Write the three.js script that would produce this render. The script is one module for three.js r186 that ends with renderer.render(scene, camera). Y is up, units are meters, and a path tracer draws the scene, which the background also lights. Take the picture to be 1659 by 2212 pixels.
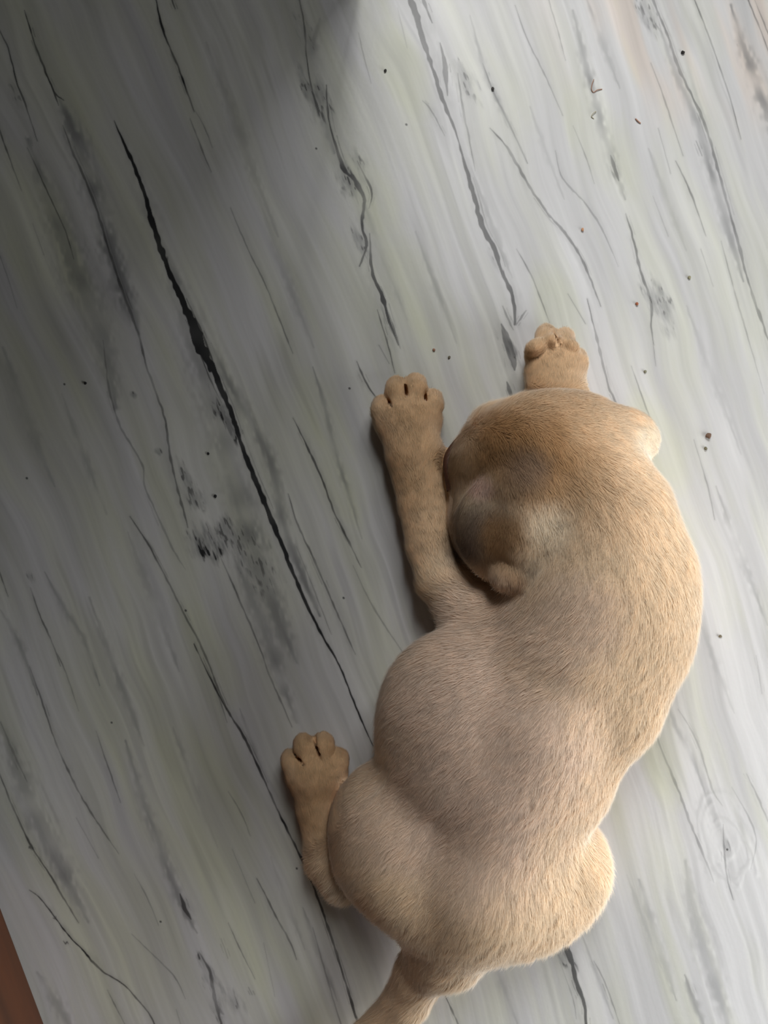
import * as THREE from 'three';
import { RoundedBoxGeometry } from 'three/addons/geometries/RoundedBoxGeometry.js';
import { mergeGeometries, mergeVertices } from 'three/addons/utils/BufferGeometryUtils.js';
import { RectAreaLightUniformsLib } from 'three/addons/lights/RectAreaLightUniformsLib.js';

/* ------------------------------------------------------------------ camera, sky, daylight, exposure */
const H = 0.55;                       // the phone is held 55 cm above the floor, looking straight down
const FOCAL = 1660;                   // focal length in pixels of the 1659 x 2212 frame
const S = H / FOCAL;                  // metres of floor per pixel
const scene = new THREE.Scene();
const camera = new THREE.PerspectiveCamera(2 * Math.atan(1106 / FOCAL) * 180 / Math.PI, 1659 / 2212, 0.02, 60);
camera.position.set(0, H, 0); camera.up.set(0, 0, -1); camera.lookAt(0, 0, 0);
scene.background = new THREE.Color().setRGB(0.80, 0.88, 1.0);
const renderer = new THREE.WebGLRenderer({ antialias: true });
renderer.toneMapping = THREE.LinearToneMapping;
renderer.toneMappingExposure = 1.18;
renderer.shadowMap.enabled = true;
RectAreaLightUniformsLib.init();
// the openings through which daylight enters, one of them added: middle and half-width along the wall, sill and head heights
const WIN_BACK = { at: -1.30, c: -0.14, w: 0.31, y0: 1.05, y1: 2.12, power: 18 };    // ordinary window in the back wall, half behind the partition
const WIN_ADDED = { at: -1.30, c: 0.46, w: 0.24, y0: 1.05, y1: 2.12, power: 5.0 };    // added dim neighbour that softens the edge of the partition shadow
const WIN_RIGHT = { at: 0.80, c: 0.46, w: 0.46, y0: 0.03, y1: 0.68, power: 4.0 };     // low garden window in the right wall
function daylight(name, pos, look, w, h, power) {
  const l = new THREE.RectAreaLight(new THREE.Color().setRGB(1.0, 0.985, 0.955), power, w, h);
  l.name = name; l.position.set(...pos); l.lookAt(...look); scene.add(l);
}
{ const b = WIN_BACK, r = WIN_RIGHT, n = WIN_ADDED, yb = (b.y0 + b.y1) / 2, yr = (r.y0 + r.y1) / 2;
  daylight('back_window_daylight', [b.c, yb, b.at + 0.02], [b.c, yb, 3], b.w * 2, b.y1 - b.y0, b.power);
  daylight('added_softening_light', [n.c, yb, n.at + 0.02], [n.c, yb, 3], n.w * 2, n.y1 - n.y0, n.power);  // added light behind an invented window, softens the partition shadow edge
  daylight('garden_window_daylight', [r.at - 0.02, yr, r.c], [-3, yr, r.c], r.w * 2, r.y1 - r.y0, r.power); }

/* ------------------------------------------------------------------ helpers */
let seed = 12345;
const rnd = () => { seed = (seed + 0x6d2b79f5) | 0; let t = Math.imul(seed ^ (seed >>> 15), 1 | seed); t = (t + Math.imul(t ^ (t >>> 7), 61 | t)) ^ t; return ((t ^ (t >>> 14)) >>> 0) / 4294967296; };
const mix = (a, b, t) => a + (b - a) * t, clamp = (x, a = 0, b = 1) => Math.min(b, Math.max(a, x));
const smooth = (a, b, x) => { const t = clamp((x - a) / (b - a)); return t * t * (3 - 2 * t); };
const hash2 = (x, y, s) => { let h = Math.imul(x, 374761393) + Math.imul(y, 668265263) + Math.imul(s, 1442695041); h = Math.imul(h ^ (h >>> 13), 1274126177); return ((h ^ (h >>> 16)) >>> 0) / 4294967296; };
function noise(x, y, s = 0) {
  const xi = Math.floor(x), yi = Math.floor(y); let u = x - xi, v = y - yi; u = u * u * (3 - 2 * u); v = v * v * (3 - 2 * v);
  return mix(mix(hash2(xi, yi, s), hash2(xi + 1, yi, s), u), mix(hash2(xi, yi + 1, s), hash2(xi + 1, yi + 1, s), u), v);
}
const fbm = (x, y, s, n = 4) => { let a = 0, w = 0.5, t = 0; for (let i = 0; i < n; i++) { a += w * noise(x, y, s + i * 17); t += w; x *= 2.03; y *= 2.03; w *= 0.5; } return a / t; };
// a spot on the floor plan (in plan units of S) at height h
const P = (px, py, h = 0) => new THREE.Vector3((px - 829.5) * S * (H - h) / H, h, (py - 1106) * S * (H - h) / H);
function own(o, name, label, category, group) { o.name = name; o.userData.label = label; o.userData.category = category; if (group) o.userData.group = group; shadows(o); return o; }
function shadows(o) { o.traverse((m) => { if (m.isMesh) { m.castShadow = true; m.receiveShadow = true; } }); }
function structure(name, geometry, material, label, category) {
  const m = new THREE.Mesh(geometry, material); m.name = name; m.userData = { kind: 'structure', label, category }; m.castShadow = m.receiveShadow = true; scene.add(m); return m;
}
const boxAt = (x0, x1, y0, y1, z0, z1) => new THREE.BoxGeometry(x1 - x0, y1 - y0, z1 - z0).translate((x0 + x1) / 2, (y0 + y1) / 2, (z0 + z1) / 2);

/* ------------------------------------------------------------------ the floor: printed vinyl sheet with weathered white boards */
const TW = 1536, TH = 2048, OX = -220, OY = -294, TS = TW / 2100;      // plan units to texture pixels
const canvas = document.createElement('canvas'); canvas.width = TW; canvas.height = TH;
const ctx = canvas.getContext('2d');
const slopeAt = (x) => mix(0.44, 0.31, clamp(x / 1659));                // how the printed grain leans
const TX = (x) => (x - OX) * TS, TY = (y) => (y - OY) * TS;
function spline(points, step = 5) {                                     // [x, y, w] through the points
  const out = [];
  for (let i = 0; i < points.length - 1; i++) {
    const p0 = points[Math.max(0, i - 1)], p1 = points[i], p2 = points[i + 1], p3 = points[Math.min(points.length - 1, i + 2)];
    const n = Math.max(2, Math.ceil(Math.hypot(p2[0] - p1[0], p2[1] - p1[1]) / step));
    for (let k = 0; k < n; k++) {
      const t = k / n, t2 = t * t, t3 = t2 * t;
      out.push([0, 1, 2].map((q) => 0.5 * (2 * p1[q] + (p2[q] - p0[q]) * t + (2 * p0[q] - 5 * p1[q] + 4 * p2[q] - p3[q]) * t2 + (3 * p1[q] - p0[q] - 3 * p2[q] + p3[q]) * t3)));
    }
  }
  out.push(points.at(-1)); return out;
}
// print layers: grey wash, dark ink, white
const wash = new Float32Array(TW * TH), ink = new Float32Array(TW * TH), milk = new Float32Array(TW * TH);
function stroke(buf, pts, gain, strength, hard, rag, id, flow = 0.5) {  // a stroke of width p[2], its strength varying along it
  for (let i = 0; i < pts.length - 1; i++) {
    const ax = TX(pts[i][0]), ay = TY(pts[i][1]), bx = TX(pts[i + 1][0]), by = TY(pts[i + 1][1]), wa = Math.max(0.35, pts[i][2] * TS * gain / 2), wb = Math.max(0.35, pts[i + 1][2] * TS * gain / 2), R = (hard ? 1.8 : 2.6) * Math.max(wa, wb) + 2;
    const x0 = Math.max(0, Math.floor(Math.min(ax, bx) - R)), x1 = Math.min(TW - 1, Math.ceil(Math.max(ax, bx) + R)), y0 = Math.max(0, Math.floor(Math.min(ay, by) - R)), y1 = Math.min(TH - 1, Math.ceil(Math.max(ay, by) + R)), dx = bx - ax, dy = by - ay, l2 = dx * dx + dy * dy || 1e-6;
    for (let y = y0; y <= y1; y++) for (let x = x0; x <= x1; x++) {
      const t = clamp(((x - ax) * dx + (y - ay) * dy) / l2), ex = x - ax - t * dx, ey = y - ay - t * dy, d = Math.hypot(ex, ey), side = ex * dy - ey * dx > 0 ? 1 : 2;
      let w = mix(wa, wb, t) * (1 + rag * (noise((x * 0.35 - y * 0.05) * 0.6, y * 0.10, id + side) - 0.5) * 2);
      const v = hard ? clamp((w - d) / 1.1 + 0.5) : Math.exp(-(d * d) / (w * w) * 1.6);
      const a = v * strength * (1 - flow + flow * 1.5 * noise(y * 0.035 + id, x * 0.02, id + 5)), k = y * TW + x; if (a > buf[k]) buf[k] = a;
    }
  }
}
let strokes = 0;
// a printed crack: dark core with ragged lips and a faint grey margin; with soft it is a washed streak only
function crack(dark, w, points, soft = 0) {
  const n = points.length, id = ++strokes * 13, pts = spline(points.map((p, i) => [p[0], p[1], p[2] ?? w * (i === 0 || i === n - 1 ? 0.25 : 1)]), 9);
  if (soft) { stroke(wash, pts, 0.9, Math.min(0.85, dark * 1.9), false, 0.6, id, 0.7); return; }
  stroke(wash, pts.map((p) => [p[0] + (id % 3 - 1) * p[2] * 0.8, p[1], p[2] * 2.4 + 5]), 1, dark * 0.33, false, 0.6, id, 0.7);
  stroke(ink, pts, 0.95, dark * 1.02, true, w > 6 ? 0.45 : 0.6, id, w > 8 ? 0.1 : 0.45);
  if (w >= 4) for (let s = 0; s < 3; s++) {                             // splinters beside it
    const at = Math.floor(rnd() * pts.length * 0.75), len = Math.max(3, Math.floor(pts.length * (0.08 + rnd() * 0.15))), off = (rnd() < 0.5 ? -1 : 1) * (w * 0.6 + 2 + rnd() * w * 0.6);
    stroke(ink, pts.slice(at, at + len).map((p) => [p[0] + off, p[1], 1 + rnd()]), 1, dark * 0.45, true, 0.6, id + s + 1, 0.8);
  }
}
function blot(x, y, rx, ry, dark, lean = 0.36) {                        // a smoky patch of print with a torn outline
  const id = ++strokes * 13, R = 1.7, cx = TX(x), cy = TY(y), ax = rx * TS, ay = ry * TS;
  for (let j = Math.max(0, Math.floor(cy - ay * R)); j <= Math.min(TH - 1, cy + ay * R); j++) for (let i = Math.max(0, Math.floor(cx - ax * R - ay * 0.7)); i <= Math.min(TW - 1, cx + ax * R + ay * 0.7); i++) {
    const v = (j - cy) / ay, u = (i - cx - (j - cy) * lean) / ax, c = i - (j - cy) * lean, q = Math.hypot(u, v) + (fbm(c / 7, j / 24, id, 3) - 0.5) * 1.5, k = j * TW + i;
    const a = dark * smooth(1.15, 0.1, q) * (0.45 + 0.9 * fbm(c / 3.5, j / 14, id + 3, 2)); if (a * 0.7 > wash[k]) wash[k] = Math.min(1, a * 0.7);
    const b = smooth(0.62, 0.75, fbm(c / 4, j / 16, id + 9, 2)) * smooth(1.0, 0.4, q) * dark * 0.7; if (b > ink[k]) ink[k] = Math.min(1, b);
  }
}
// washes first
crack(0.55, 46, [[128, 215], [165, 300], [205, 430], [240, 540], [272, 640], [300, 720]], 1);
crack(0.35, 60, [[60, 300], [140, 520], [215, 720], [250, 880]], 1);
crack(0.5, 30, [[455, 740], [511, 859], [559, 941], [593, 1028], [612, 1134], [645, 1225], [690, 1330]], 1);
crack(0.35, 70, [[360, 560], [430, 760], [500, 1000], [560, 1230], [640, 1430]], 1);
crack(0.4, 26, [[270, 1600], [309, 1728], [338, 1810], [366, 1887], [395, 1959], [425, 2015]], 1);
crack(0.35, 60, [[0, 1560], [60, 1720], [120, 1850], [190, 1990]], 1);
crack(0.35, 26, [[1237, 22], [1264, 136], [1297, 260], [1329, 369], [1350, 430]], 1);
crack(0.40, 34, [[1578, 10], [1611, 119], [1638, 190], [1680, 300], [1720, 420]], 1);
crack(0.35, 24, [[1425, 60], [1460, 160], [1505, 260], [1535, 369], [1575, 504], [1605, 607]], 1);
crack(0.25, 44, [[1480, 1860], [1500, 1980], [1540, 2110], [1580, 2240]], 1);
crack(0.30, 18, [[1427, 1477], [1456, 1564], [1489, 1622], [1525, 1720]], 1);
crack(0.30, 20, [[1478, 2105], [1500, 2165], [1530, 2240]], 1);
crack(0.25, 30, [[1380, 1900], [1420, 2030], [1460, 2160]], 1);
crack(0.3, 34, [[690, 40], [672, 130], [690, 220], [722, 330]], 1);
crack(0.3, 14, [[675, 792], [699, 869], [723, 970], [752, 1066], [781, 1163]], 1);
crack(0.3, 16, [[96, 1235], [140, 1317], [178, 1375], [215, 1480]], 1);
crack(0.4, 18, [[0, 1317], [39, 1385], [80, 1500]], 1);
crack(0.3, 40, [[500, 1190], [545, 1300], [590, 1420], [640, 1560]], 1);
crack(0.3, 18, [[1370, 1010], [1400, 1090], [1430, 1190]], 1);
crack(0.3, 34, [[80, 2100], [130, 2180], [170, 2260]], 1);
crack(0.3, 14, [[1015, 33], [1042, 136], [1064, 195], [1096, 260], [1139, 352]], 1);
for (const [x, y, l, w, k] of [[180, 980, 260, 22, .22], [60, 900, 300, 30, .2], [330, 1300, 300, 26, .2], [420, 1700, 260, 20, .2], [560, 1650, 240, 18, .22], [620, 1950, 200, 18, .2], [250, 1450, 320, 24, .22],
  [520, 300, 420, 30, .16], [620, 600, 300, 26, .16], [830, 560, 260, 22, .18], [940, 620, 240, 18, .2], [1060, 480, 240, 20, .2], [1180, 330, 200, 16, .2], [1300, 90, 200, 18, .2], [1440, 430, 220, 20, .16],
  [1540, 820, 320, 20, .2], [1600, 1200, 300, 22, .2], [1540, 1420, 240, 18, .16], [1390, 1990, 200, 18, .18], [1290, 2110, 180, 14, .2], [1090, 2140, 140, 20, .2], [690, 2060, 200, 18, .25]])
  crack(k, w, [[x - l * .18, y - l / 2], [x, y], [x + l * .19, y + l / 2]], 1);
// blots and knots
blot(36, 207, 12, 36, 0.5); blot(680, 207, 30, 66, 1.0); blot(755, 390, 36, 50, 1.3); blot(776, 350, 20, 36, 0.9); blot(782, 530, 17, 50, 1.0);
blot(490, 908, 26, 50, 1.4); blot(466, 860, 14, 34, 0.8); blot(441, 1186, 34, 34, 1.7); blot(452, 1168, 46, 40, 1.0); blot(496, 1152, 52, 40, 0.95); blot(545, 1210, 48, 80, 0.8); blot(405, 1045, 20, 46, 0.9); blot(420, 1075, 24, 30, 0.9);
blot(291, 852, 9, 9, 1); blot(340, 975, 10, 8, 1); blot(63, 1245, 10, 16, 0.6); blot(68, 1831, 8, 7, 1.4); blot(398, 1957, 12, 26, 0.9); blot(455, 2110, 18, 54, 1.1); blot(510, 2168, 18, 30, 0.6); blot(470, 2190, 18, 40, 0.6);
blot(1009, 184, 20, 50, 0.8); blot(1102, 752, 15, 46, 1.4); blot(1085, 720, 20, 26, 0.5); blot(1100, 845, 8, 18, 0.9); blot(1421, 645, 30, 46, 0.95); blot(1437, 685, 24, 50, 0.85); blot(1325, 372, 12, 26, 0.5); blot(1400, 35, 28, 42, 0.8); blot(1411, 60, 12, 30, 0.4);
blot(1216, 2055, 20, 54, 1.0); blot(1245, 2130, 14, 60, 0.5); blot(1490, 2140, 14, 26, 0.5); blot(1600, 90, 12, 50, 0.4); blot(934, 238, 10, 16, 0.4); blot(660, 75, 18, 60, 0.4); blot(842, 700, 12, 46, 0.4); blot(1070, 560, 10, 40, 0.4); blot(845, 720, 14, 50, 0.4);
for (let r = 0; r < 5; r++) {                                           // the ringed knot by the puppy's haunch
  const a = 16 + r * 10, b = 26 + r * 21, ring = [];
  for (let k = 0; k <= 11; k++) { const t = k / 16 * 6.283 + r * 2.2, q = 1 + (noise(k * 0.55, r * 3.1, 7) - 0.5) * 0.7; const v = Math.sin(t) * b * q; ring.push([1566 + Math.cos(t) * a * q + v * 0.28, 1828 + v, 1.5 + 5 * noise(k, r, 9)]); }
  stroke(wash, spline(ring, 6), 3.6, 0.24, false, 0.8, 700 + r, 0.95); stroke(milk, spline(ring.map((p) => [p[0] + 6, p[1] + 3, p[2]]), 6), 3.0, 0.75, false, 0.6, 750 + r, 0.9);
}
blot(1568, 1822, 12, 20, 0.5);
for (let r = 0; r < 3; r++) stroke(wash, spline([[1410 + r * 8, 620 + r * 12, 3], [1416 + r * 9, 646 + r * 6, 5], [1428 + r * 5, 632 + r * 9, 3], [1432 + r * 6, 668, 3]], 5), 1.5, 0.6, false, 0.6, 800 + r, 0.5);
// cracks: [darkness, width, points]
const CRACKS = [
  [.62, 16, [[1082, 700, 4], [1096, 735, 18], [1106, 765, 17], [1111, 798, 6]]], [.6, 9, [[1094, 825, 3], [1100, 842, 10], [1106, 862, 4]]],
  [.9, 4, [[52, 22], [72, 87], [96, 150], [116, 198], [126, 227]]], [.8, 3, [[112, 190], [122, 205], [137, 216]]], [.75, 3, [[-20, 20], [0, 68], [14, 96], [24, 130], [36, 178], [53, 222], [80, 304]]],
  [.75, 2.6, [[-20, 225], [0, 285], [22, 347], [46, 412]]], [.65, 2.6, [[58, 318], [87, 381], [116, 444], [140, 497], [159, 559]]], [.4, 2, [[70, 482], [94, 550]]], [.5, 2, [[-10, 530], [0, 555], [19, 608], [36, 665]]],
  [.6, 5, [[135, 270], [159, 333], [188, 400], [212, 463], [236, 545], [265, 632], [299, 723], [313, 782], [337, 849], [357, 912], [366, 980], [381, 1047], [395, 1100], [405, 1139]]],
  [1, 10, [[246, 260, 1], [265, 304, 5], [289, 357, 9], [309, 410, 7], [323, 463, 12], [342, 521, 12], [362, 579, 13], [381, 622, 11], [405, 675, 16], [420, 715, 23], [436, 753, 25], [458, 796, 15], [482, 849, 12], [501, 898, 9], [521, 960, 10], [545, 1023, 10], [574, 1091, 11], [603, 1163, 10], [632, 1235, 8], [661, 1303, 6], [694, 1370, 5], [733, 1438, 4], [762, 1511, 4], [783, 1562, 3], [805, 1610, 2]]],
  [.8, 4, [[410, 660], [434, 714], [452, 760], [470, 820]]], [.7, 3, [[400, 690], [425, 745], [452, 815], [478, 870]]], [.9, 4, [[333, -20], [347, 48], [366, 101], [386, 149], [405, 203], [419, 241]]], [.45, 2.4, [[419, 236], [439, 270], [458, 318]]],
  [.55, 3.4, [[410, 256], [434, 318], [456, 371]]], [.8, 4, [[368, -12], [371, 0], [378, 19]]], [.55, 2.8, [[497, 448], [521, 506], [545, 559], [574, 617], [600, 682], [622, 738], [632, 763]]],
  [.6, 3.2, [[640, -30], [646, 0], [656, 48], [661, 116], [670, 178], [690, 241]]], [.85, 6, [[704, 183, 2], [709, 251, 4], [723, 309, 5], [743, 366, 9], [764, 388, 10], [786, 434, 8], [781, 482, 6], [791, 530, 5], [776, 574, 3]]],
  [.7, 4, [[771, 347], [787, 379], [803, 417], [796, 450]]], [.8, 7, [[798, 504, 3], [803, 585, 7], [825, 640, 9], [841, 694, 7], [860, 745, 3]]], [.7, 3.4, [[814, 668], [836, 740], [852, 805]]], [.7, 4, [[832, 660], [847, 699], [864, 752]]], [.85, 5, [[770, 780], [789, 824], [814, 862]]], [.5, 3, [[818, 745], [840, 785]]],
  [.72, 9, [[880, -20, 12], [906, 60, 15], [923, 114, 9], [944, 179, 8], [961, 228, 9], [988, 298, 4], [1004, 358, 8], [1026, 434, 9], [1042, 488, 11], [1069, 542, 9], [1085, 591, 9], [1107, 640, 8], [1112, 699, 7]]], [.6, 5, [[1136, 670], [1127, 682], [1114, 702]]], [.55, 5, [[1085, 660], [1098, 690], [1108, 712]]],
  [.65, 7, [[908, -15], [914, 0], [933, 49]]], [.55, 10, [[950, 92, 3], [961, 146, 11], [966, 206, 2]]], [.4, 4.5, [[988, 157], [998, 228], [1009, 282], [1026, 369]]], [.38, 4, [[1042, 136], [1064, 195], [1096, 260], [1139, 352]]],
  [.55, 5, [[1058, 276], [1096, 320], [1139, 396], [1183, 461], [1221, 504], [1253, 553], [1275, 602], [1297, 661]]], [.5, 3.4, [[1115, 537], [1150, 602], [1188, 700]]], [.4, 3, [[1112, 11], [1139, 87], [1172, 152], [1215, 249]]], [.45, 2.8, [[1183, -10], [1188, 11], [1204, 65], [1221, 130]]],
  [.42, 3, [[1237, 271], [1264, 336], [1283, 396]]], [.34, 3.6, [[1199, 325], [1215, 385], [1264, 439], [1302, 499], [1335, 575]]], [.5, 7, [[1318, 335, 2], [1328, 366, 9], [1336, 390, 2]]], [.5, 5, [[1351, 461], [1367, 515], [1383, 585], [1405, 650], [1406, 705], [1412, 745]]],
  [.55, 5.5, [[1400, -30], [1410, 0], [1443, 81], [1470, 157], [1519, 260], [1551, 369], [1589, 504], [1616, 607], [1649, 705], [1690, 820]]], [.55, 2.8, [[1492, -20], [1500, 0], [1530, 76], [1562, 168], [1578, 217], [1600, 300]]], [.6, 3.2, [[1610, -15], [1616, 0], [1638, 54], [1665, 125]]], [.5, 3, [[1630, 0], [1650, 50], [1670, 100]]],
  [.5, 3.6, [[1459, 347], [1492, 417], [1524, 509]]], [.42, 3, [[1405, 135], [1432, 206], [1448, 255], [1475, 336]]], [.38, 2.6, [[1421, 276], [1448, 374]]], [.35, 3, [[1410, 423], [1443, 510]]], [.55, 4, [[1503, 304], [1516, 336]]], [.3, 3, [[1513, 537], [1540, 618]]], [.35, 3, [[1557, 520], [1589, 640], [1620, 745], [1650, 850]]],
  [.45, 3.2, [[1226, 634], [1264, 699]]], [.6, 5, [[1268, 645], [1290, 737], [1310, 819], [1321, 852], [1360, 930]]], [.42, 3.2, [[1363, 790], [1396, 882], [1403, 900]]], [.42, 3, [[1406, 708], [1416, 790]]], [.4, 3.4, [[1498, 949], [1527, 1046], [1543, 1122]]], [.35, 2.4, [[858, 16], [879, 103]]], [.42, 2.6, [[774, 70], [785, 120], [801, 179]]], [.45, 4, [[912, 217], [931, 238], [960, 293]]],
  [.42, 4, [[222, 734], [236, 845], [260, 922], [289, 970], [309, 1009], [311, 1047], [338, 1110], [371, 1182], [400, 1230]]], [.65, 4, [[280, 1115], [318, 1173], [347, 1226], [376, 1283], [400, 1332], [429, 1385], [453, 1440], [482, 1515], [530, 1598]]],
  [.85, 4, [[418, 1390, 2], [482, 1520, 4], [530, 1598, 5], [598, 1747, 4], [665, 1887, 4.5], [720, 2040, 5], [771, 2205, 5], [800, 2300, 5]]], [.5, 3, [[438, 1420], [470, 1500], [490, 1560]]],
  [.6, 3.4, [[477, 1206], [497, 1250], [521, 1307], [545, 1360], [569, 1423], [583, 1463], [607, 1516], [630, 1570]]], [.7, 4, [[632, 902], [661, 960], [694, 1033], [723, 1110], [752, 1168], [779, 1225]]], [.65, 4, [[622, 1066], [641, 1129], [670, 1192], [704, 1269], [733, 1336], [767, 1413]]], [.45, 3, [[762, 1221], [796, 1293], [830, 1350], [884, 1430]]],
  [.4, 3, [[640, 1180], [680, 1280], [715, 1370]]], [.6, 3, [[65, 1269], [87, 1332], [111, 1385], [130, 1438]]], [.65, 3.4, [[-10, 1215], [0, 1240], [17, 1288]]], [.55, 4, [[63, 1439], [87, 1506], [116, 1593], [145, 1660], [174, 1718], [203, 1766], [256, 1844]]], [.45, 3, [[116, 1400], [140, 1448], [169, 1535]]],
  [.55, 3, [[207, 1578], [231, 1651], [260, 1733]]], [.65, 8, [[388, 1930, 2], [398, 1959, 9], [412, 1985, 2]]], [.5, 5, [[0, 1559], [29, 1627], [58, 1689]]], [.7, 4, [[-10, 1650], [29, 1747], [68, 1829], [106, 1887], [140, 1945], [169, 1993]]],
  [1, 2.6, [[63, 1922, 1], [82, 1936, 2], [101, 1958, 2.4], [118, 1981, 2.4], [135, 2004, 2.4], [154, 2028, 2.6], [174, 2047, 3], [193, 2069, 5], [203, 2081, 6], [224, 2100, 3], [253, 2117, 2.4], [277, 2136, 2.6], [294, 2156, 3], [311, 2175, 3], [325, 2194, 3], [334, 2215, 2.4], [350, 2250, 2]]], [.9, 3, [[120, 1978], [119, 1984], [114, 1982]]], [.9, 3, [[136, 2032], [141, 2038], [144, 2034], [147, 2038]]],
  [.5, 3, [[492, 1709], [521, 1757], [540, 1805]]], [.65, 3.6, [[554, 1897], [579, 1945], [603, 1993], [627, 2036], [640, 2072]]], [.35, 3, [[501, 1834], [550, 1950]]], [.45, 3, [[492, 1993], [521, 2056], [550, 2114]]], [.5, 4, [[477, 2027], [492, 2070]]], [.6, 6, [[429, 2056, 2], [453, 2099, 6], [463, 2152, 8], [477, 2212, 6], [490, 2260, 3]]], [.8, 4, [[536, 2132], [544, 2148]]],
  [.42, 2.6, [[284, 2017], [328, 2060], [376, 2109], [400, 2157]]], [.4, 2.6, [[289, 1887], [318, 1940], [342, 1998]]], [.42, 2.6, [[164, 1766], [212, 1853]]], [.42, 3, [[675, 2003], [699, 2089], [723, 2171], [745, 2240]]], [.35, 2.6, [[569, 2036], [593, 2152]]], [.45, 3, [[231, 2138], [260, 2195], [280, 2230]]],
  [.36, 5, [[1414, 1576], [1431, 1626], [1464, 1704], [1489, 1774], [1513, 1832], [1542, 1906]]], [.35, 4, [[1464, 1531], [1505, 1601], [1538, 1704], [1560, 1740]]], [.5, 4, [[1561, 1780], [1567, 1877], [1583, 1943]]], [.32, 4, [[1612, 1671], [1640, 1730], [1670, 1800]]], [.3, 4, [[1633, 1415], [1645, 1498]]], [.3, 3, [[1580, 1700], [1617, 1766], [1633, 1815], [1621, 1877]]],
  [.8, 9, [[1208, 2020, 5], [1216, 2034, 9], [1233, 2075, 11], [1245, 2125, 8], [1262, 2166, 9], [1266, 2215, 7], [1275, 2260, 5]]], [.55, 4, [[1282, 2075], [1307, 2125], [1338, 2212]]], [.65, 4, [[956, 2140], [985, 2203], [1000, 2240]]], [.35, 3, [[1210, 2080], [1238, 2160], [1244, 2200]]], [.4, 2.4, [[380, 2180], [395, 2230]]],
];
for (const c of CRACKS) crack(...c);
for (const [x, y] of [[877, 268], [400, 1318], [741, 1291], [754, 838], [57, 1032], [138, 829], [240, 1560], [640, 1875], [1570, 1834], [346, 1990], [682, 320]]) stroke(ink, [[x, y, 4.4], [x + 0.6, y + 0.6, 4.4]], 1, 0.85, true, 0.2, 900, 0);   // printed pin knots
{ // ink it all onto the boards
  const img = ctx.createImageData(TW, TH), d = img.data;
  const OLIVE = [[870, 150, 90, .7], [800, 420, 90, .6], [900, 640, 120, .6], [1210, 680, 90, .7], [1300, 300, 110, .5], [1420, 960, 90, .8], [1460, 1150, 70, .7], [80, 500, 160, .8], [120, 120, 160, .7], [120, 820, 150, .6], [250, 1500, 180, .8], [420, 1750, 200, .9], [520, 1980, 150, .8], [700, 900, 100, .7], [740, 1050, 80, .7], [230, 2060, 160, .7], [1420, 1650, 80, .6], [1030, 2130, 90, .6], [450, 1420, 120, .6], [1350, 130, 60, .4]];
  for (let j = 0; j < TH; j++) for (let i = 0; i < TW; i++) {
    const x = i / TS + OX, y = j / TS + OY, k1 = j * TW + i;
    const wob = (fbm(x / 420, y / 420, 5, 3) - 0.5) * 130;
    const c = x - slopeAt(x) * (y - 1106) + wob * 0.55;                 // across the grain
    const a = y + 0.36 * x;                                             // along the grain
    const broad = fbm(c / 120, a / 900, 11, 3), mid = fbm(c / 34, a / 520, 23, 3), fine = fbm(c / 9, a / 260, 37, 2), hair = fbm(c / 3.2, a / 120, 51, 2);
    let v = 0.575 + (broad - 0.5) * 0.12 + (mid - 0.5) * 0.25 + (fine - 0.5) * 0.07 + (hair - 0.5) * 0.03;
    v -= 0.15 * smooth(0.54, 0.74, mid) * smooth(0.36, 0.62, broad);    // grey washes between the boards
    let ol = mix(0.34, 0.12, smooth(650, 1100, x)); for (const o of OLIVE) { const q = Math.hypot((x - o[0] - 0.36 * (y - o[1])) / o[2] * 1.6, (y - o[1]) / o[2] * 0.8); if (q < 1.5) ol = Math.max(ol, o[3] * smooth(1.4, 0.5, q)); }
    const olive = clamp(ol * 0.9 + (fbm(c / 40, a / 300, 71, 3) - 0.5) * 1.2) ;
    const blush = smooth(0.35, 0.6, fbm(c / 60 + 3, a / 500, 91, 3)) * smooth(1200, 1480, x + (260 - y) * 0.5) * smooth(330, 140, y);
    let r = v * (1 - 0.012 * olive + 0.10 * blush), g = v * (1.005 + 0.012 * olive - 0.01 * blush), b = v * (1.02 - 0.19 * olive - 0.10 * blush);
    const W = clamp(wash[k1]) * 0.78, K = clamp(ink[k1]), M = clamp(milk[k1]) * 0.35;
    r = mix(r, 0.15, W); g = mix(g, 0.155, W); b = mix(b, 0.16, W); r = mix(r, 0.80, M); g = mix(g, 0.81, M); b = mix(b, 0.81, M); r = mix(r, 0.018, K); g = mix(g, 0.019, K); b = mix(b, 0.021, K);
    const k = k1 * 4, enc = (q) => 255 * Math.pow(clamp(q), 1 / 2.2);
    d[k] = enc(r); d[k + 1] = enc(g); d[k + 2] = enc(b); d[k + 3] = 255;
  }
  ctx.putImageData(img, 0, 0);
}
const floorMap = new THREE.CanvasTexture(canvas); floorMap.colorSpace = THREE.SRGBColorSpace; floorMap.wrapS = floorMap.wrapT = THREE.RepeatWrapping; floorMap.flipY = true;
const gloss = new Uint8Array(256 * 256 * 4);
for (let j = 0; j < 256; j++) for (let i = 0; i < 256; i++) { const v = 255 * clamp(0.5 + (fbm(i / 9, j / 9, 3, 3) - 0.5) * 0.5), k = (j * 256 + i) * 4; gloss[k] = gloss[k + 1] = gloss[k + 2] = v; gloss[k + 3] = 255; }
const bumpMap = new THREE.DataTexture(gloss, 256, 256); bumpMap.magFilter = THREE.LinearFilter; bumpMap.wrapS = bumpMap.wrapT = THREE.RepeatWrapping; bumpMap.repeat.set(9, 9); bumpMap.needsUpdate = true;
const vinyl = new THREE.MeshPhysicalMaterial({ map: floorMap, roughness: 0.42, bumpMap, bumpScale: 0.00012, specularIntensity: 0.8 });
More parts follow.
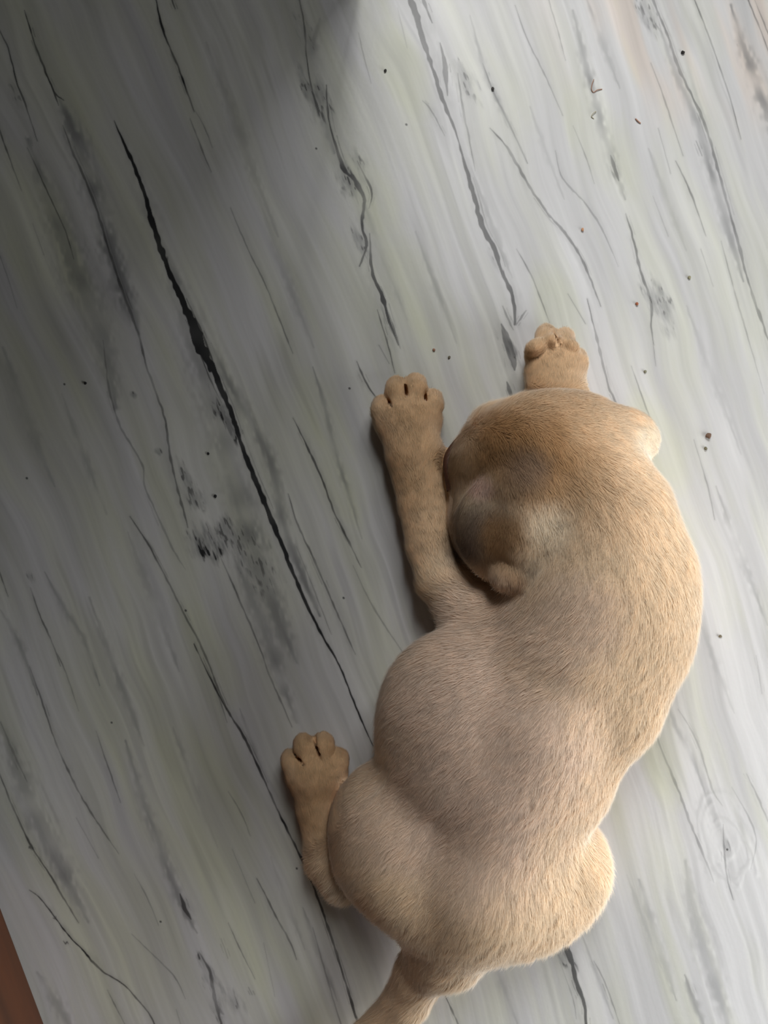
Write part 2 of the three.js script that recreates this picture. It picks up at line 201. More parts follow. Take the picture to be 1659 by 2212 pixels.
const floorGeo = boxAt(-0.95, 0.9, -0.05, 0, -1.4, 1.7).toNonIndexed();
{ const p = floorGeo.attributes.position, uv = floorGeo.attributes.uv; for (let i = 0; i < p.count; i++) uv.setXY(i, (p.getX(i) / S + 829.5 - OX) / 2100, 1 - (p.getZ(i) / S + 1106 - OY) / 2800); }
structure('floor', floorGeo, vinyl, 'glossy vinyl floor printed as pale weathered white wood with dark cracks', 'floor');

/* ------------------------------------------------------------------ the room */
function plaster(r, g, b, s) {
  const n = 128, a = new Uint8Array(n * n * 4);
  for (let j = 0; j < n; j++) for (let i = 0; i < n; i++) { const v = 1 + (fbm(i / 11, j / 11, s, 4) - 0.5) * 0.10, k = (j * n + i) * 4; a[k] = r * v; a[k + 1] = g * v; a[k + 2] = b * v; a[k + 3] = 255; }
  const t = new THREE.DataTexture(a, n, n); t.magFilter = THREE.LinearFilter; t.colorSpace = THREE.SRGBColorSpace; t.wrapS = t.wrapT = THREE.RepeatWrapping; t.repeat.set(3, 3); t.needsUpdate = true;
  return new THREE.MeshStandardMaterial({ map: t, roughness: 0.9 });
}
const wallPaint = plaster(50, 48, 44, 401), ceilPaint = plaster(60, 58, 54, 433);
const RX0 = -0.95, RX1 = 0.80, RZ0 = -1.30, RZ1 = 1.7, RH = 2.4, T = 0.1;
structure('ceiling', boxAt(RX0 - T, RX1 + T, RH, RH + T, RZ0 - T, RZ1 + T), ceilPaint, 'plain painted ceiling of the room', 'ceiling');
structure('wall_left', boxAt(RX0 - T, RX0, 0, RH, RZ0, RZ1), wallPaint, 'plain painted wall on the dark side of the room', 'wall');
structure('wall_front', boxAt(RX0 - T, RX1 + T, 0, RH, RZ1, RZ1 + T), wallPaint, 'plain painted wall beyond the tail of the puppy', 'wall');
const wallWith = (name, along, openings, from, to, label) => {           // a wall with window openings, listed in order
  const parts = [], at = openings[0].at, seg = (a, b, y0, y1) => { if (b - a > 0.001 && y1 - y0 > 0.001) parts.push(along === 'x' ? boxAt(a, b, y0, y1, at - T, at) : boxAt(at, at + T, y0, y1, a, b)); };
  let x = from;
  for (const o of openings) { const l = o.c - o.w - 0.05, r = o.c + o.w + 0.05; seg(x, l, 0, RH); seg(l, r, o.y1 + 0.05, RH); if (o.y0 > 0.1) seg(l, r, 0, o.y0 - 0.05); x = r; }
  seg(x, to, 0, RH); structure(name, mergeGeometries(parts), wallPaint, label, 'wall');
};
wallWith('wall_back', 'x', [WIN_BACK, WIN_ADDED], RX0 - T, RX1 + T, 'painted wall around the window and the added one at the head end');
wallWith('wall_right', 'z', [WIN_RIGHT], RZ0, RZ1, 'painted wall around the low window at the bright side');
// the partition whose end stands just beyond the frame and shades the dark half of the floor
structure('wall_partition', boxAt(RX0, -0.016, 0, RH, -0.48, -0.385), wallPaint, 'end of a partition wall shading the dark half of the floor', 'wall');
const doorPaint = new THREE.MeshStandardMaterial({ color: 0xcfcabd, roughness: 0.5 }), glass = new THREE.MeshPhysicalMaterial({ color: 0xffffff, transmission: 1, thickness: 0, roughness: 0.02, ior: 1.5 });
function glazing(name, o, turn, label) {
  const g = new THREE.Group(), w = o.w + 0.05, h = (o.y1 - o.y0) / 2 + (o.y0 > 0.1 ? 0.05 : 0.03), y = o.y0 > 0.1 ? o.y0 - 0.05 : 0; g.position.set(turn ? o.at + 0.05 : o.c, y, turn ? o.c : o.at - 0.05); g.rotation.y = turn;
  g.name = name; g.userData = { kind: 'structure', label, category: 'window' }; scene.add(g);
  const top = o.y1 + 0.05 - y, bar = (x0, x1, y0, y1) => boxAt(x0, x1, y0, y1, -0.03, 0.03), low = o.y0 - y;
  const f = new THREE.Mesh(mergeGeometries([bar(-w, -w + 0.05, 0, top), bar(w - 0.05, w, 0, top), bar(-w + 0.05, w - 0.05, top - 0.05, top), bar(-w + 0.05, w - 0.05, 0, low), bar(-0.02, 0.02, low, top - 0.05)]), doorPaint); f.name = 'window_frame'; g.add(f);
  for (const s of [-1, 1]) { const p = new THREE.Mesh(boxAt(s < 0 ? -w + 0.05 : 0.02, s < 0 ? -0.02 : w - 0.05, low, top - 0.05, -0.004, 0.004), glass); p.name = 'pane'; g.add(p); }
  shadows(g);
}
glazing('window_1', WIN_BACK, 0, 'bright window with two panes beyond the partition wall');
glazing('window_3', WIN_ADDED, 0, 'added narrow dim window that softens the shadow edge beside the bright one');
glazing('window_2', WIN_RIGHT, Math.PI / 2, 'low window with two panes at the bright side');

/* ------------------------------------------------------------------ brown wooden cabinet at the corner of the frame */
{
  const n = 128, a = new Uint8Array(n * n * 4);
  for (let j = 0; j < n; j++) for (let i = 0; i < n; i++) { const v = 0.75 + 0.5 * fbm(i / 40 + fbm(i / 60, j / 60, 8, 2), j / 3, 601, 4), k = (j * n + i) * 4; a[k] = clamp(84 * v, 0, 255); a[k + 1] = clamp(47 * v, 0, 255); a[k + 2] = clamp(24 * v, 0, 255); a[k + 3] = 255; }
  const t = new THREE.DataTexture(a, n, n); t.magFilter = THREE.LinearFilter; t.colorSpace = THREE.SRGBColorSpace; t.wrapS = t.wrapT = THREE.RepeatWrapping; t.needsUpdate = true;
  const wood = new THREE.MeshStandardMaterial({ map: t, roughness: 0.55 }), metal = new THREE.MeshStandardMaterial({ color: 0x55504a, metalness: 0.8, roughness: 0.4 });
  const p0 = P(0, 1945), p1 = P(100, 2212), cab = new THREE.Group(), dir = Math.atan2(p1.x - p0.x, p1.z - p0.z);
  cab.position.copy(p0); cab.rotation.y = dir; scene.add(cab);           // local z runs along the foot of its side panel, local -x goes into the cabinet
  const add = (g, name, m, parent = cab) => { const q = new THREE.Mesh(g, m); q.name = name; parent.add(q); return q; };
  const rb = (x0, x1, y0, y1, z0, z1, r = 0.004) => new RoundedBoxGeometry(x1 - x0, y1 - y0, z1 - z0, 2, r).translate((x0 + x1) / 2, (y0 + y1) / 2, (z0 + z1) / 2);
  add(rb(-0.02, 0, 0, 0.36, -0.02, 0.40), 'side_panel', wood); add(rb(-0.42, -0.40, 0, 0.36, -0.02, 0.40), 'side_panel', wood);
  add(rb(-0.43, 0.008, 0.36, 0.385, -0.03, 0.41), 'top', wood); add(rb(-0.40, -0.02, 0.03, 0.05, -0.01, 0.39), 'base', wood); add(rb(-0.40, -0.02, 0.05, 0.36, 0.375, 0.39), 'back_panel', wood);
  const door = add(rb(-0.397, -0.023, 0.055, 0.355, -0.025, -0.008), 'door', wood); add(new THREE.CylinderGeometry(0.009, 0.006, 0.022, 16).rotateX(Math.PI / 2).translate(-0.06, 0.22, -0.036), 'knob', metal, door);
  own(cab, 'wooden_cabinet', 'low brown wooden cabinet at the dark corner of the floor', 'cabinet');
}

/* ------------------------------------------------------------------ the puppy */
const prims = [];
const rpx = (r, h) => r * S * (H - h) / H;
// ellipsoid: plan place, height, half-sizes across (plan units) and up (metres), turn in plan, lean of its flat side
function ell(px, py, h, rx, rz, ry, turn = 0, k = 0.012, tiltX = 0, tiltZ = 0) {
  const c = P(px, py, h), q = new THREE.Matrix3().setFromMatrix4(new THREE.Matrix4().makeRotationFromEuler(new THREE.Euler(tiltX * Math.PI / 180, -turn * Math.PI / 180, tiltZ * Math.PI / 180, 'YXZ'))).transpose().elements;
  prims.push({ t: 0, c, q, r: [rpx(rx, h), ry, rpx(rz, h)], k });
}
// tapered limb through joints [px, py, h, r in plan units]
function limb(joints, k = 0.010, k0 = k) {
  for (let i = 0; i < joints.length - 1; i++) { const [a, b] = [joints[i], joints[i + 1]]; prims.push({ t: 1, a: P(a[0], a[1], a[2]), b: P(b[0], b[1], b[2]), r1: rpx(a[3], a[2]), r2: rpx(b[3], b[2]), k: i ? k : k0 }); }
}
// torso
ell(1078, 1600, 0.046, 262, 262, 0.051, 12, 0.02);            // belly
ell(1300, 1500, 0.044, 120, 130, 0.044, -30, 0.02);
ell(985, 1520, 0.044, 150, 140, 0.043, 0, 0.015);
ell(1265, 1385, 0.050, 225, 185, 0.051, -14, 0.014);          // ribs
ell(1305, 1250, 0.052, 190, 180, 0.049, 0, 0.02);             // withers
ell(1040, 1880, 0.044, 215, 165, 0.048, -12, 0.02);           // rump
limb([[1245, 1365, 0.072, 78], [1165, 1560, 0.070, 95], [1040, 1900, 0.060, 95], [960, 2030, 0.042, 80]], 0.02);   // spine
limb([[1300, 1250, 0.055, 150], [1292, 1110, 0.055, 132], [1240, 1030, 0.052, 130]], 0.02);                     // neck
// head
ell(1195, 990, 0.050, 182, 146, 0.043, -12, 0.012);           // skull
ell(1150, 965, 0.062, 110, 95, 0.033, -20, 0.015);            // crown
ell(1050, 1005, 0.036, 84, 100, 0.034, 30, 0.012);            // cheek
ell(1070, 1125, 0.042, 100, 115, 0.036, 0, 0.010);            // throat under the ear
limb([[1120, 960, 0.045, 85], [1075, 935, 0.026, 56], [1058, 928, 0.018, 42]], 0.012);   // muzzle, tucked down
// haunches
ell(868, 1795, 0.040, 160, 158, 0.041, 25, 0.013);            // thigh on the dark side
ell(880, 1880, 0.040, 150, 110, 0.042, 38, 0.012);
ell(1205, 1860, 0.034, 106, 112, 0.036, -25, 0.006);          // thigh on the bright side
ell(1125, 1945, 0.036, 150, 95, 0.038, -14, 0.012);
limb([[1245, 1905, 0.02, 60], [1190, 1760, 0.016, 50]], 0.008);
// hind foot on the dark side
limb([[742, 1902, 0.020, 42], [712, 1850, 0.018, 48], [688, 1745, 0.016, 46], [683, 1685, 0.016, 54]], 0.003, 0.006);
ell(684, 1668, 0.0165, 68, 52, 0.0175, 0, 0.006);
for (const [x, y, r] of [[628, 1640, 21], [656, 1608, 23], [698, 1607, 24.5], [732, 1638, 22]]) limb([[mix(688, x, 0.70), y + 42, 0.0215, 24], [mix(688, x, 0.95), y + 12, 0.0205, r], [x, y, 0.0155, r]], 0.0018, 0.0018);
// foreleg on the dark side
ell(1075, 1328, 0.030, 120, 66, 0.026, 6, 0.012);             // shoulder
limb([[1095, 1318, 0.030, 62], [1000, 1300, 0.027, 62], [962, 1250, 0.026, 60], [935, 1180, 0.024, 56], [915, 1090, 0.021, 53], [896, 985, 0.020, 60], [883, 925, 0.017, 62]], 0.003, 0.008);
ell(881, 905, 0.0165, 73, 52, 0.0175, 0, 0.006);
for (const [x, y, r] of [[827, 878, 24], [857, 838, 25], [897, 833, 26], [934, 864, 23]]) limb([[mix(882, x, 0.75), y + 40, 0.0215, 24], [x, y + 12, 0.0205, r], [x, y, 0.0155, r]], 0.0018, 0.0018);
// foreleg on the bright side
limb([[1310, 1120, 0.030, 80], [1235, 920, 0.021, 60], [1200, 840, 0.019, 61], [1198, 810, 0.017, 58]], 0.003, 0.010);
ell(1200, 800, 0.016, 64, 46, 0.015, 0, 0.006);
for (const [x, y, r] of [[1157, 760, 22], [1180, 726, 24], [1218, 733, 23.5], [1247, 775, 21]]) limb([[mix(1200, x, 0.75), y + 40, 0.0215, 24], [x, y + 12, 0.0195, r], [x, y, 0.0145, r]], 0.0018, 0.0018);
ell(1157, 752, 0.026, 24, 18, 0.009, -30, 0.003); ell(1195, 740, 0.027, 22, 16, 0.008, 10, 0.003); ell(1232, 752, 0.025, 20, 16, 0.008, 35, 0.003);
// tail
limb([[970, 2040, 0.040, 72], [912, 2095, 0.030, 52], [884, 2150, 0.024, 46], [838, 2210, 0.019, 42], [770, 2255, 0.015, 30], [690, 2280, 0.011, 20], [650, 2285, 0.009, 10]], 0.003, 0.014);
// ears
ell(1355, 940, 0.058, 82, 56, 0.010, 22, 0.007, 8, -28);
ell(1382, 950, 0.046, 40, 46, 0.010, 10, 0.005, 0, -38);
ell(1122, 1045, 0.080, 58, 44, 0.014, 0, 0.012, 10, 8);        // root of the near ear
ell(1086, 1146, 0.070, 98, 118, 0.010, -4, 0.007, 16, 20);    // its flap, folded down over the cheek
ell(1150, 1140, 0.078, 52, 96, 0.011, 12, 0.014, 14, -14);    // bright inner half
ell(1104, 1240, 0.070, 46, 34, 0.0095, 0, 0.005, 12, 6);      // rounded tip
ell(990, 1120, 0.016, 58, 150, 0.018, -6, 0.010);             // breast between foreleg and throat

// clefts between the toes: plan line at toe height, half-width and floor of the cleft
const CLEFTS = [[875, 830, 879, 858], [839, 864, 846, 884], [917, 848, 920, 868], [674, 1592, 694, 1640], [638, 1632, 657, 1653], [1198, 722, 1200, 748]].map(([a, b, c, d]) => { const p = P(a, b, 0.024), q = P(c, d, 0.026); return [p.x, p.z, q.x - p.x, q.z - p.z]; });
function sdf(x, y, z) {
  let d = 1;
  for (let i = 0; i < prims.length; i++) {
    const p = prims[i]; let e;
    if (p.t) {
      const a = p.a, b = p.b, bx = b.x - a.x, by = b.y - a.y, bz = b.z - a.z, ax = x - a.x, ay = y - a.y, az = z - a.z;
      const t = clamp((ax * bx + ay * by + az * bz) / (bx * bx + by * by + bz * bz));
      e = Math.sqrt((ax - t * bx) ** 2 + (ay - t * by) ** 2 + (az - t * bz) ** 2) - (p.r1 + (p.r2 - p.r1) * t);
    } else {
      const q = p.q, ux = x - p.c.x, uy = y - p.c.y, uz = z - p.c.z, r = p.r;
      const lx = (q[0] * ux + q[3] * uy + q[6] * uz) / r[0], ly = (q[1] * ux + q[4] * uy + q[7] * uz) / r[1], lz = (q[2] * ux + q[5] * uy + q[8] * uz) / r[2];
      const k0 = Math.sqrt(lx * lx + ly * ly + lz * lz), k1 = Math.sqrt((lx / r[0]) ** 2 + (ly / r[1]) ** 2 + (lz / r[2]) ** 2);
      e = k1 > 1e-9 ? k0 * (k0 - 1) / k1 : -Math.min(...r);
    }
    const h = p.k - Math.abs(d - e);
    d = Math.min(d, e) - (h > 0 ? h * h / (4 * p.k) : 0);
  }
  if (y > 0.008 && y < 0.036 && d < 0.004) for (const c of CLEFTS) {
    const ax = x - c[0], az = z - c[1]; if (ax * ax + az * az > 0.0009) continue;
    const t = clamp((ax * c[2] + az * c[3]) / (c[2] * c[2] + c[3] * c[3])), e = Math.hypot(ax - t * c[2], az - t * c[3]) - 0.0012 * Math.sin(Math.PI * (0.2 + 0.6 * t));
    d = Math.max(d, Math.min(-e, y - 0.0165));
  }
  return Math.max(d, 0.0006 - y);
}
const lo = P(560, 640), hi = P(1540, 2330), CELL = 0.0019;
const nx = Math.ceil((hi.x - lo.x) / CELL), ny = Math.ceil(0.115 / CELL), nz = Math.ceil((hi.z - lo.z) / CELL), Y0 = -0.004;
const field = new Float32Array(nx * ny * nz), gi = (i, j, k) => (k * ny + j) * nx + i;
for (let k = 0; k < nz; k++) for (let j = 0; j < ny; j++) for (let i = 0; i < nx; i++) {
  const v = sdf(lo.x + i * CELL, Y0 + j * CELL, lo.z + k * CELL); field[gi(i, j, k)] = v;
  if (v > 0.012) { const skip = Math.min(nx - 1 - i, Math.floor((v - 0.008) / CELL * 0.6)); for (let s = 1; s <= skip; s++) field[gi(i + s, j, k)] = 0.005; i += skip; }
}
// surface nets
const vid = new Int32Array(nx * ny * nz).fill(-1), verts = [], quads = [];
for (let k = 0; k < nz - 1; k++) for (let j = 0; j < ny - 1; j++) for (let i = 0; i < nx - 1; i++) {
  let cx = 0, cy = 0, cz = 0, n = 0; const c = [];
  for (let q = 0; q < 8; q++) c.push(field[gi(i + (q & 1), j + ((q >> 1) & 1), k + (q >> 2))]);
  for (let a = 0; a < 8; a++) for (const bit of [1, 2, 4]) if (!(a & bit) && (c[a] < 0) !== (c[a | bit] < 0)) {
    const t = c[a] / (c[a] - c[a | bit]); cx += (a & 1) + (bit === 1 ? t : 0); cy += ((a >> 1) & 1) + (bit === 2 ? t : 0); cz += (a >> 2) + (bit === 4 ? t : 0); n++;
  }
  if (n) { vid[gi(i, j, k)] = verts.length / 3; verts.push(lo.x + (i + cx / n) * CELL, Y0 + (j + cy / n) * CELL, lo.z + (k + cz / n) * CELL); }
}
for (let k = 1; k < nz - 1; k++) for (let j = 1; j < ny - 1; j++) for (let i = 1; i < nx - 1; i++) {
  const s = field[gi(i, j, k)] < 0;
  const quad = (a, b, c, d, flip) => { if (a < 0 || b < 0 || c < 0 || d < 0) return; flip ? quads.push(a, c, b, a, d, c) : quads.push(a, b, c, a, c, d); };
  if (s !== (field[gi(i + 1, j, k)] < 0)) quad(vid[gi(i, j, k)], vid[gi(i, j, k - 1)], vid[gi(i, j - 1, k - 1)], vid[gi(i, j - 1, k)], s);
  if (s !== (field[gi(i, j + 1, k)] < 0)) quad(vid[gi(i, j, k)], vid[gi(i - 1, j, k)], vid[gi(i - 1, j, k - 1)], vid[gi(i, j, k - 1)], s);
  if (s !== (field[gi(i, j, k + 1)] < 0)) quad(vid[gi(i, j, k)], vid[gi(i, j - 1, k)], vid[gi(i - 1, j - 1, k)], vid[gi(i - 1, j, k)], s);
}
const nv = verts.length / 3, norms = new Float32Array(nv * 3), cols = new Float32Array(nv * 3);
// coat: dye patches, and on the ears light and shade painted in (linear colours)
const CREAM = [0.94, 0.775, 0.565], TAN = [0.66, 0.45, 0.25], BROWN = [0.47, 0.265, 0.105], PALE = [0.97, 0.88, 0.72], BEIGE = [0.95, 0.79, 0.66], BROWN_SHADE = [0.23, 0.155, 0.11];
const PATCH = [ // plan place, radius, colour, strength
  [1280, 930, 120, TAN, 0.35], [1190, 900, 120, TAN, 0.6], [1225, 1010, 105, TAN, 0.75], [1150, 985, 118, BROWN, 0.88], [1090, 950, 80, BROWN, 0.95], [1045, 945, 55, BROWN, 0.65], [1135, 1005, 62, BROWN_SHADE, 0.7], [1010, 1000, 55, BROWN, 0.75],
  [1035, 1145, 78, BROWN_SHADE, 0.85], [1000, 1180, 55, BROWN_SHADE, 0.7], [1090, 1150, 62, BROWN, 0.8], [1075, 1215, 50, BROWN, 0.75], [1042, 1048, 30, [0.80, 0.60, 0.50], 0.95], [1112, 1252, 30, [0.66, 0.40, 0.20], 0.7], [966, 1000, 36, BROWN, 0.95],  // the dark ear patches mix brown coat with painted shade
  [882, 860, 110, TAN, 0.9], [900, 1000, 110, TAN, 0.85], [915, 1130, 95, TAN, 0.6], [1195, 770, 100, TAN, 0.8], [682, 1640, 105, TAN, 0.95], [690, 1760, 85, TAN, 0.9],
  [1080, 1600, 240, BEIGE, 0.9], [960, 1480, 180, BEIGE, 0.85], [1030, 1800, 180, BEIGE, 0.75], [1240, 1330, 130, BEIGE, 0.65], [850, 1760, 130, BEIGE, 0.6], [1040, 1330, 120, BEIGE, 0.7], [1300, 1080, 100, TAN, 0.3],
  [1190, 1135, 60, PALE, 0.6], [1158, 1215, 30, PALE, 0.5], [1400, 950, 44, PALE, 0.85], [745, 1915, 42, PALE, 0.85],  // on the ears painted brightness of the lit sides; the hock is truly pale
];
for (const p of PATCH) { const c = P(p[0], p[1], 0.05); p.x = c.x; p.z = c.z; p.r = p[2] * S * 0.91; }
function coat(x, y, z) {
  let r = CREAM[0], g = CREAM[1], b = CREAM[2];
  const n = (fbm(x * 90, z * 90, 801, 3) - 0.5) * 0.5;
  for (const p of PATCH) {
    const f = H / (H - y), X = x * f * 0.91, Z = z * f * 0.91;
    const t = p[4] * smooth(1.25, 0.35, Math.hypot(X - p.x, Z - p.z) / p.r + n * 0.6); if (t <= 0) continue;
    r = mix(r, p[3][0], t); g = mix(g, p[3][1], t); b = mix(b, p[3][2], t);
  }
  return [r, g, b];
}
const E = 0.0012;
for (let i = 0; i < nv; i++) {
  const x = verts[i * 3], y = verts[i * 3 + 1], z = verts[i * 3 + 2];
  let a = sdf(x + E, y, z) - sdf(x - E, y, z), b = sdf(x, y + E, z) - sdf(x, y - E, z), c = sdf(x, y, z + E) - sdf(x, y, z - E); const l = Math.hypot(a, b, c) || 1;
  norms.set([a / l, b / l, c / l], i * 3);
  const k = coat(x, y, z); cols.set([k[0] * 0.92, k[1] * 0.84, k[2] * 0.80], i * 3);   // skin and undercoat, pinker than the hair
}
const puppy = new THREE.Group(), BASE = P(1100, 1500); puppy.position.copy(BASE); scene.add(puppy);
const bodyGeo = new THREE.BufferGeometry();
bodyGeo.setAttribute('position', new THREE.BufferAttribute(new Float32Array(verts), 3)); bodyGeo.setAttribute('normal', new THREE.BufferAttribute(norms, 3)); bodyGeo.setAttribute('color', new THREE.BufferAttribute(cols, 3)); bodyGeo.setIndex(quads);
bodyGeo.translate(-BASE.x, 0, -BASE.z);
const hide = new THREE.MeshStandardMaterial({ vertexColors: true, roughness: 0.85 });
const body = new THREE.Mesh(bodyGeo, hide); body.name = 'body'; puppy.add(body);

// fur: short tapering hairs lying along the way the coat grows
const FLOW = [[1150, 960, .45, .85], [1080, 930, .6, .5], [1040, 960, .5, .6], [1075, 900, .9, .05], [1130, 865, .95, .1], [1180, 880, .85, .3], [1250, 890, .9, .25], [1330, 930, 1, .25], [1400, 950, .9, .5], [1230, 1010, .6, .8], [1350, 1080, .55, .85], [1420, 1150, .4, .95], [1480, 1280, .1, 1], [1440, 1420, -.3, .95], [1300, 1200, -.05, 1], [1220, 1320, -.5, .85],
  [1100, 1340, -.8, .55], [1000, 1330, -1, .1], [1150, 1450, -.7, .65], [980, 1470, -.75, .5], [880, 1500, -.6, .6], [1120, 1600, -.55, .85], [950, 1620, -.55, .75], [1300, 1600, -.3, .95], [1370, 1560, -.2, 1], [1060, 1800, -.5, .87], [1180, 1780, -.45, .9], [900, 1780, -.65, .75], [800, 1750, -.5, .85], [760, 1850, -.5, .85], [860, 1900, -.6, .8], [960, 1950, -.5, .85], [1050, 1980, -.25, 1], [1160, 2000, -.1, 1], [1260, 1930, .25, .95], [1300, 1850, .45, .8],
  [920, 2080, -.4, .92], [870, 2170, -.6, .8], [790, 2240, -.9, .4], [940, 1220, -.3, -.9], [915, 1080, -.15, -1], [890, 930, -.1, -1], [880, 830, 0, -1], [985, 1290, -.8, -.5], [1200, 800, 0, -1], [1200, 720, 0, -1], [688, 1760, 0, -1], [680, 1620, -.05, -1], [735, 1910, -.6, .8],
  [1050, 1120, -.15, .95], [1130, 1120, .05, 1], [1090, 1230, 0, 1], [1190, 1130, .2, .95], [1010, 1010, .3, .9]];
for (const f of FLOW) { const c = P(f[0], f[1], 0.05); f.x = c.x; f.z = c.z; }
function flow(x, y, z) {
  const f = H / (H - y) * 0.91; let u = 0, v = 0;
  for (const q of FLOW) { const d2 = (x * f - q.x) ** 2 + (z * f - q.z) ** 2, w = 1 / (d2 * d2 + 1e-8); u += q[2] * w; v += q[3] * w; }
  const l = Math.hypot(u, v) || 1; return [u / l, v / l];
}
const LONG = [[1060, 1980, 180, 1.25], [960, 1900, 160, 1.15], [1250, 1940, 110, 1.15], [1220, 1330, 120, 1.2], [920, 2090, 90, 1.2], [1150, 980, 140, .65], [1060, 1150, 130, .6], [1280, 900, 110, .6], [1380, 950, 80, .6], [882, 850, 110, .32], [905, 1020, 120, .5], [930, 1180, 100, .55], [1195, 770, 100, .34], [682, 1640, 110, .32], [690, 1780, 80, .5]];
for (const f of LONG) { const c = P(f[0], f[1], 0.05); f.x = c.x; f.z = c.z; f.r = f[2] * S * 0.91; }
function furLength(x, y, z) { const f = H / (H - y) * 0.91; let l = 1; for (const q of LONG) { const t = smooth(1.3, 0.5, Math.hypot(x * f - q.x, z * f - q.z) / q.r); l = mix(l, q[3], t); } return 0.0100 * l; }
const DENSITY = 4.0e6, tri = quads.length / 3, fp = [], fn = [], fc = [], fi = [];
for (let t = 0; t < tri; t++) {
  const [a, b, c] = [quads[t * 3] * 3, quads[t * 3 + 1] * 3, quads[t * 3 + 2] * 3];
  if (norms[a + 1] < -0.45 || verts[a + 1] < 0.0015) continue;
  const ux = verts[b] - verts[a], uy = verts[b + 1] - verts[a + 1], uz = verts[b + 2] - verts[a + 2], vx = verts[c] - verts[a], vy = verts[c + 1] - verts[a + 1], vz = verts[c + 2] - verts[a + 2];
  const area = 0.5 * Math.hypot(uy * vz - uz * vy, uz * vx - ux * vz, ux * vy - uy * vx);
  let n = area * DENSITY; n = Math.floor(n) + (rnd() < n % 1 ? 1 : 0);
  for (let s = 0; s < n; s++) {
    let p = rnd(), q = rnd(); if (p + q > 1) { p = 1 - p; q = 1 - q; }
    const x = verts[a] + ux * p + vx * q, y = verts[a + 1] + uy * p + vy * q, z = verts[a + 2] + uz * p + vz * q;
    const N = [0, 1, 2].map((k) => norms[a + k] + (norms[b + k] - norms[a + k]) * p + (norms[c + k] - norms[a + k]) * q);
    const open = sdf(x + N[0] * 0.004, y + N[1] * 0.004, z + N[2] * 0.004); if (open < 0.0010) continue;                  // creases stay bare
    const [fu, fv] = flow(x, y, z), clump = (fbm(x * 260, z * 260, 901, 2) - 0.5), sway = (rnd() - 0.5) * 0.5 + clump * 1.1;
    let D = [fu - fv * sway, -0.12, fv + fu * sway]; const dn = D[0] * N[0] + D[1] * N[1] + D[2] * N[2]; D = D.map((k, m) => k - N[m] * dn); const dl = Math.hypot(...D) || 1; D = D.map((k) => k / dl);
    const W = [N[1] * D[2] - N[2] * D[1], N[2] * D[0] - N[0] * D[2], N[0] * D[1] - N[1] * D[0]];
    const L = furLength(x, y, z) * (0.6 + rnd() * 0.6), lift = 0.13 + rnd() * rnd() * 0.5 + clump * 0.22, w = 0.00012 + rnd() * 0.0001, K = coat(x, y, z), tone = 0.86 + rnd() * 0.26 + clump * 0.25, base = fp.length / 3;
    for (let m = 0; m <= 2; m++) {
      const u = m / 2, out = lift * (u - 0.42 * u * u), ww = w * (1 - u * 0.85);
      const cx = x + L * (D[0] * u * 0.92 + N[0] * out), cy = Math.max(0.0012, y + L * (D[1] * u * 0.92 + N[1] * out)), cz = z + L * (D[2] * u * 0.92 + N[2] * out);
      const m0 = N.map((k, e) => k + D[e] * 0.15); const ml = Math.hypot(...m0);
      for (const sd of m < 2 ? [-1, 1] : [0]) { fp.push(cx + W[0] * ww * sd - BASE.x, cy + W[1] * ww * sd, cz + W[2] * ww * sd - BASE.z); fn.push(m0[0] / ml, m0[1] / ml, m0[2] / ml); fc.push(K[0] * tone, K[1] * tone, K[2] * tone); }
    }
    fi.push(base, base + 2, base + 1, base + 1, base + 2, base + 3, base + 2, base + 4, base + 3);
  }
}
const furGeo = new THREE.BufferGeometry();
furGeo.setAttribute('position', new THREE.BufferAttribute(new Float32Array(fp), 3)); furGeo.setAttribute('normal', new THREE.BufferAttribute(new Float32Array(fn), 3)); furGeo.setAttribute('color', new THREE.BufferAttribute(new Float32Array(fc), 3)); furGeo.setIndex(new THREE.BufferAttribute(new Uint32Array(fi), 1));
const fur = new THREE.Mesh(furGeo, new THREE.MeshPhysicalMaterial({ vertexColors: true, roughness: 0.9, transmission: 0.35, thickness: 0, side: THREE.DoubleSide })); fur.name = 'fur'; fur.userData.kind = 'stuff'; fur.userData.label = 'short cream and tan coat'; puppy.add(fur);
console.log('body triangles', tri, 'hairs', fi.length / 9);
// nose, closed eyes, claws
const noseMat = new THREE.MeshStandardMaterial({ color: 0x3a2a26, roughness: 0.4 }), lidMat = new THREE.MeshStandardMaterial({ color: 0x4a2a1a, roughness: 0.6 }), clawMat = new THREE.MeshStandardMaterial({ color: 0xb79a80, roughness: 0.35 });
const piece = (geo, name, m, at) => { const q = new THREE.Mesh(geo, m); q.name = name; q.position.copy(at).sub(BASE); puppy.add(q); return q; };
{ const g = new THREE.SphereGeometry(0.008, 20, 14); const p = g.attributes.position; for (let i = 0; i < p.count; i++) { const y = p.getY(i); p.setXYZ(i, p.getX(i) * (1 + y * 25) * 1.15, y * 0.75, p.getZ(i) * 0.8); } g.computeVertexNormals(); piece(g, 'nose', noseMat, P(1046, 934, 0.011)); }
for (const [x, y, h, x2, y2, h2, x3, y3, h3] of [[1002, 944, .036, 970, 992, .042, 977, 1060, .044]]) {
  const c = new THREE.CatmullRomCurve3([P(x, y, h), P(x2, y2, h2), P(x3, y3, h3)].map((v) => v.sub(BASE)));
  const q = new THREE.Mesh(new THREE.TubeGeometry(c, 20, 0.0038, 8), lidMat); q.name = 'eyelid'; puppy.add(q);
}
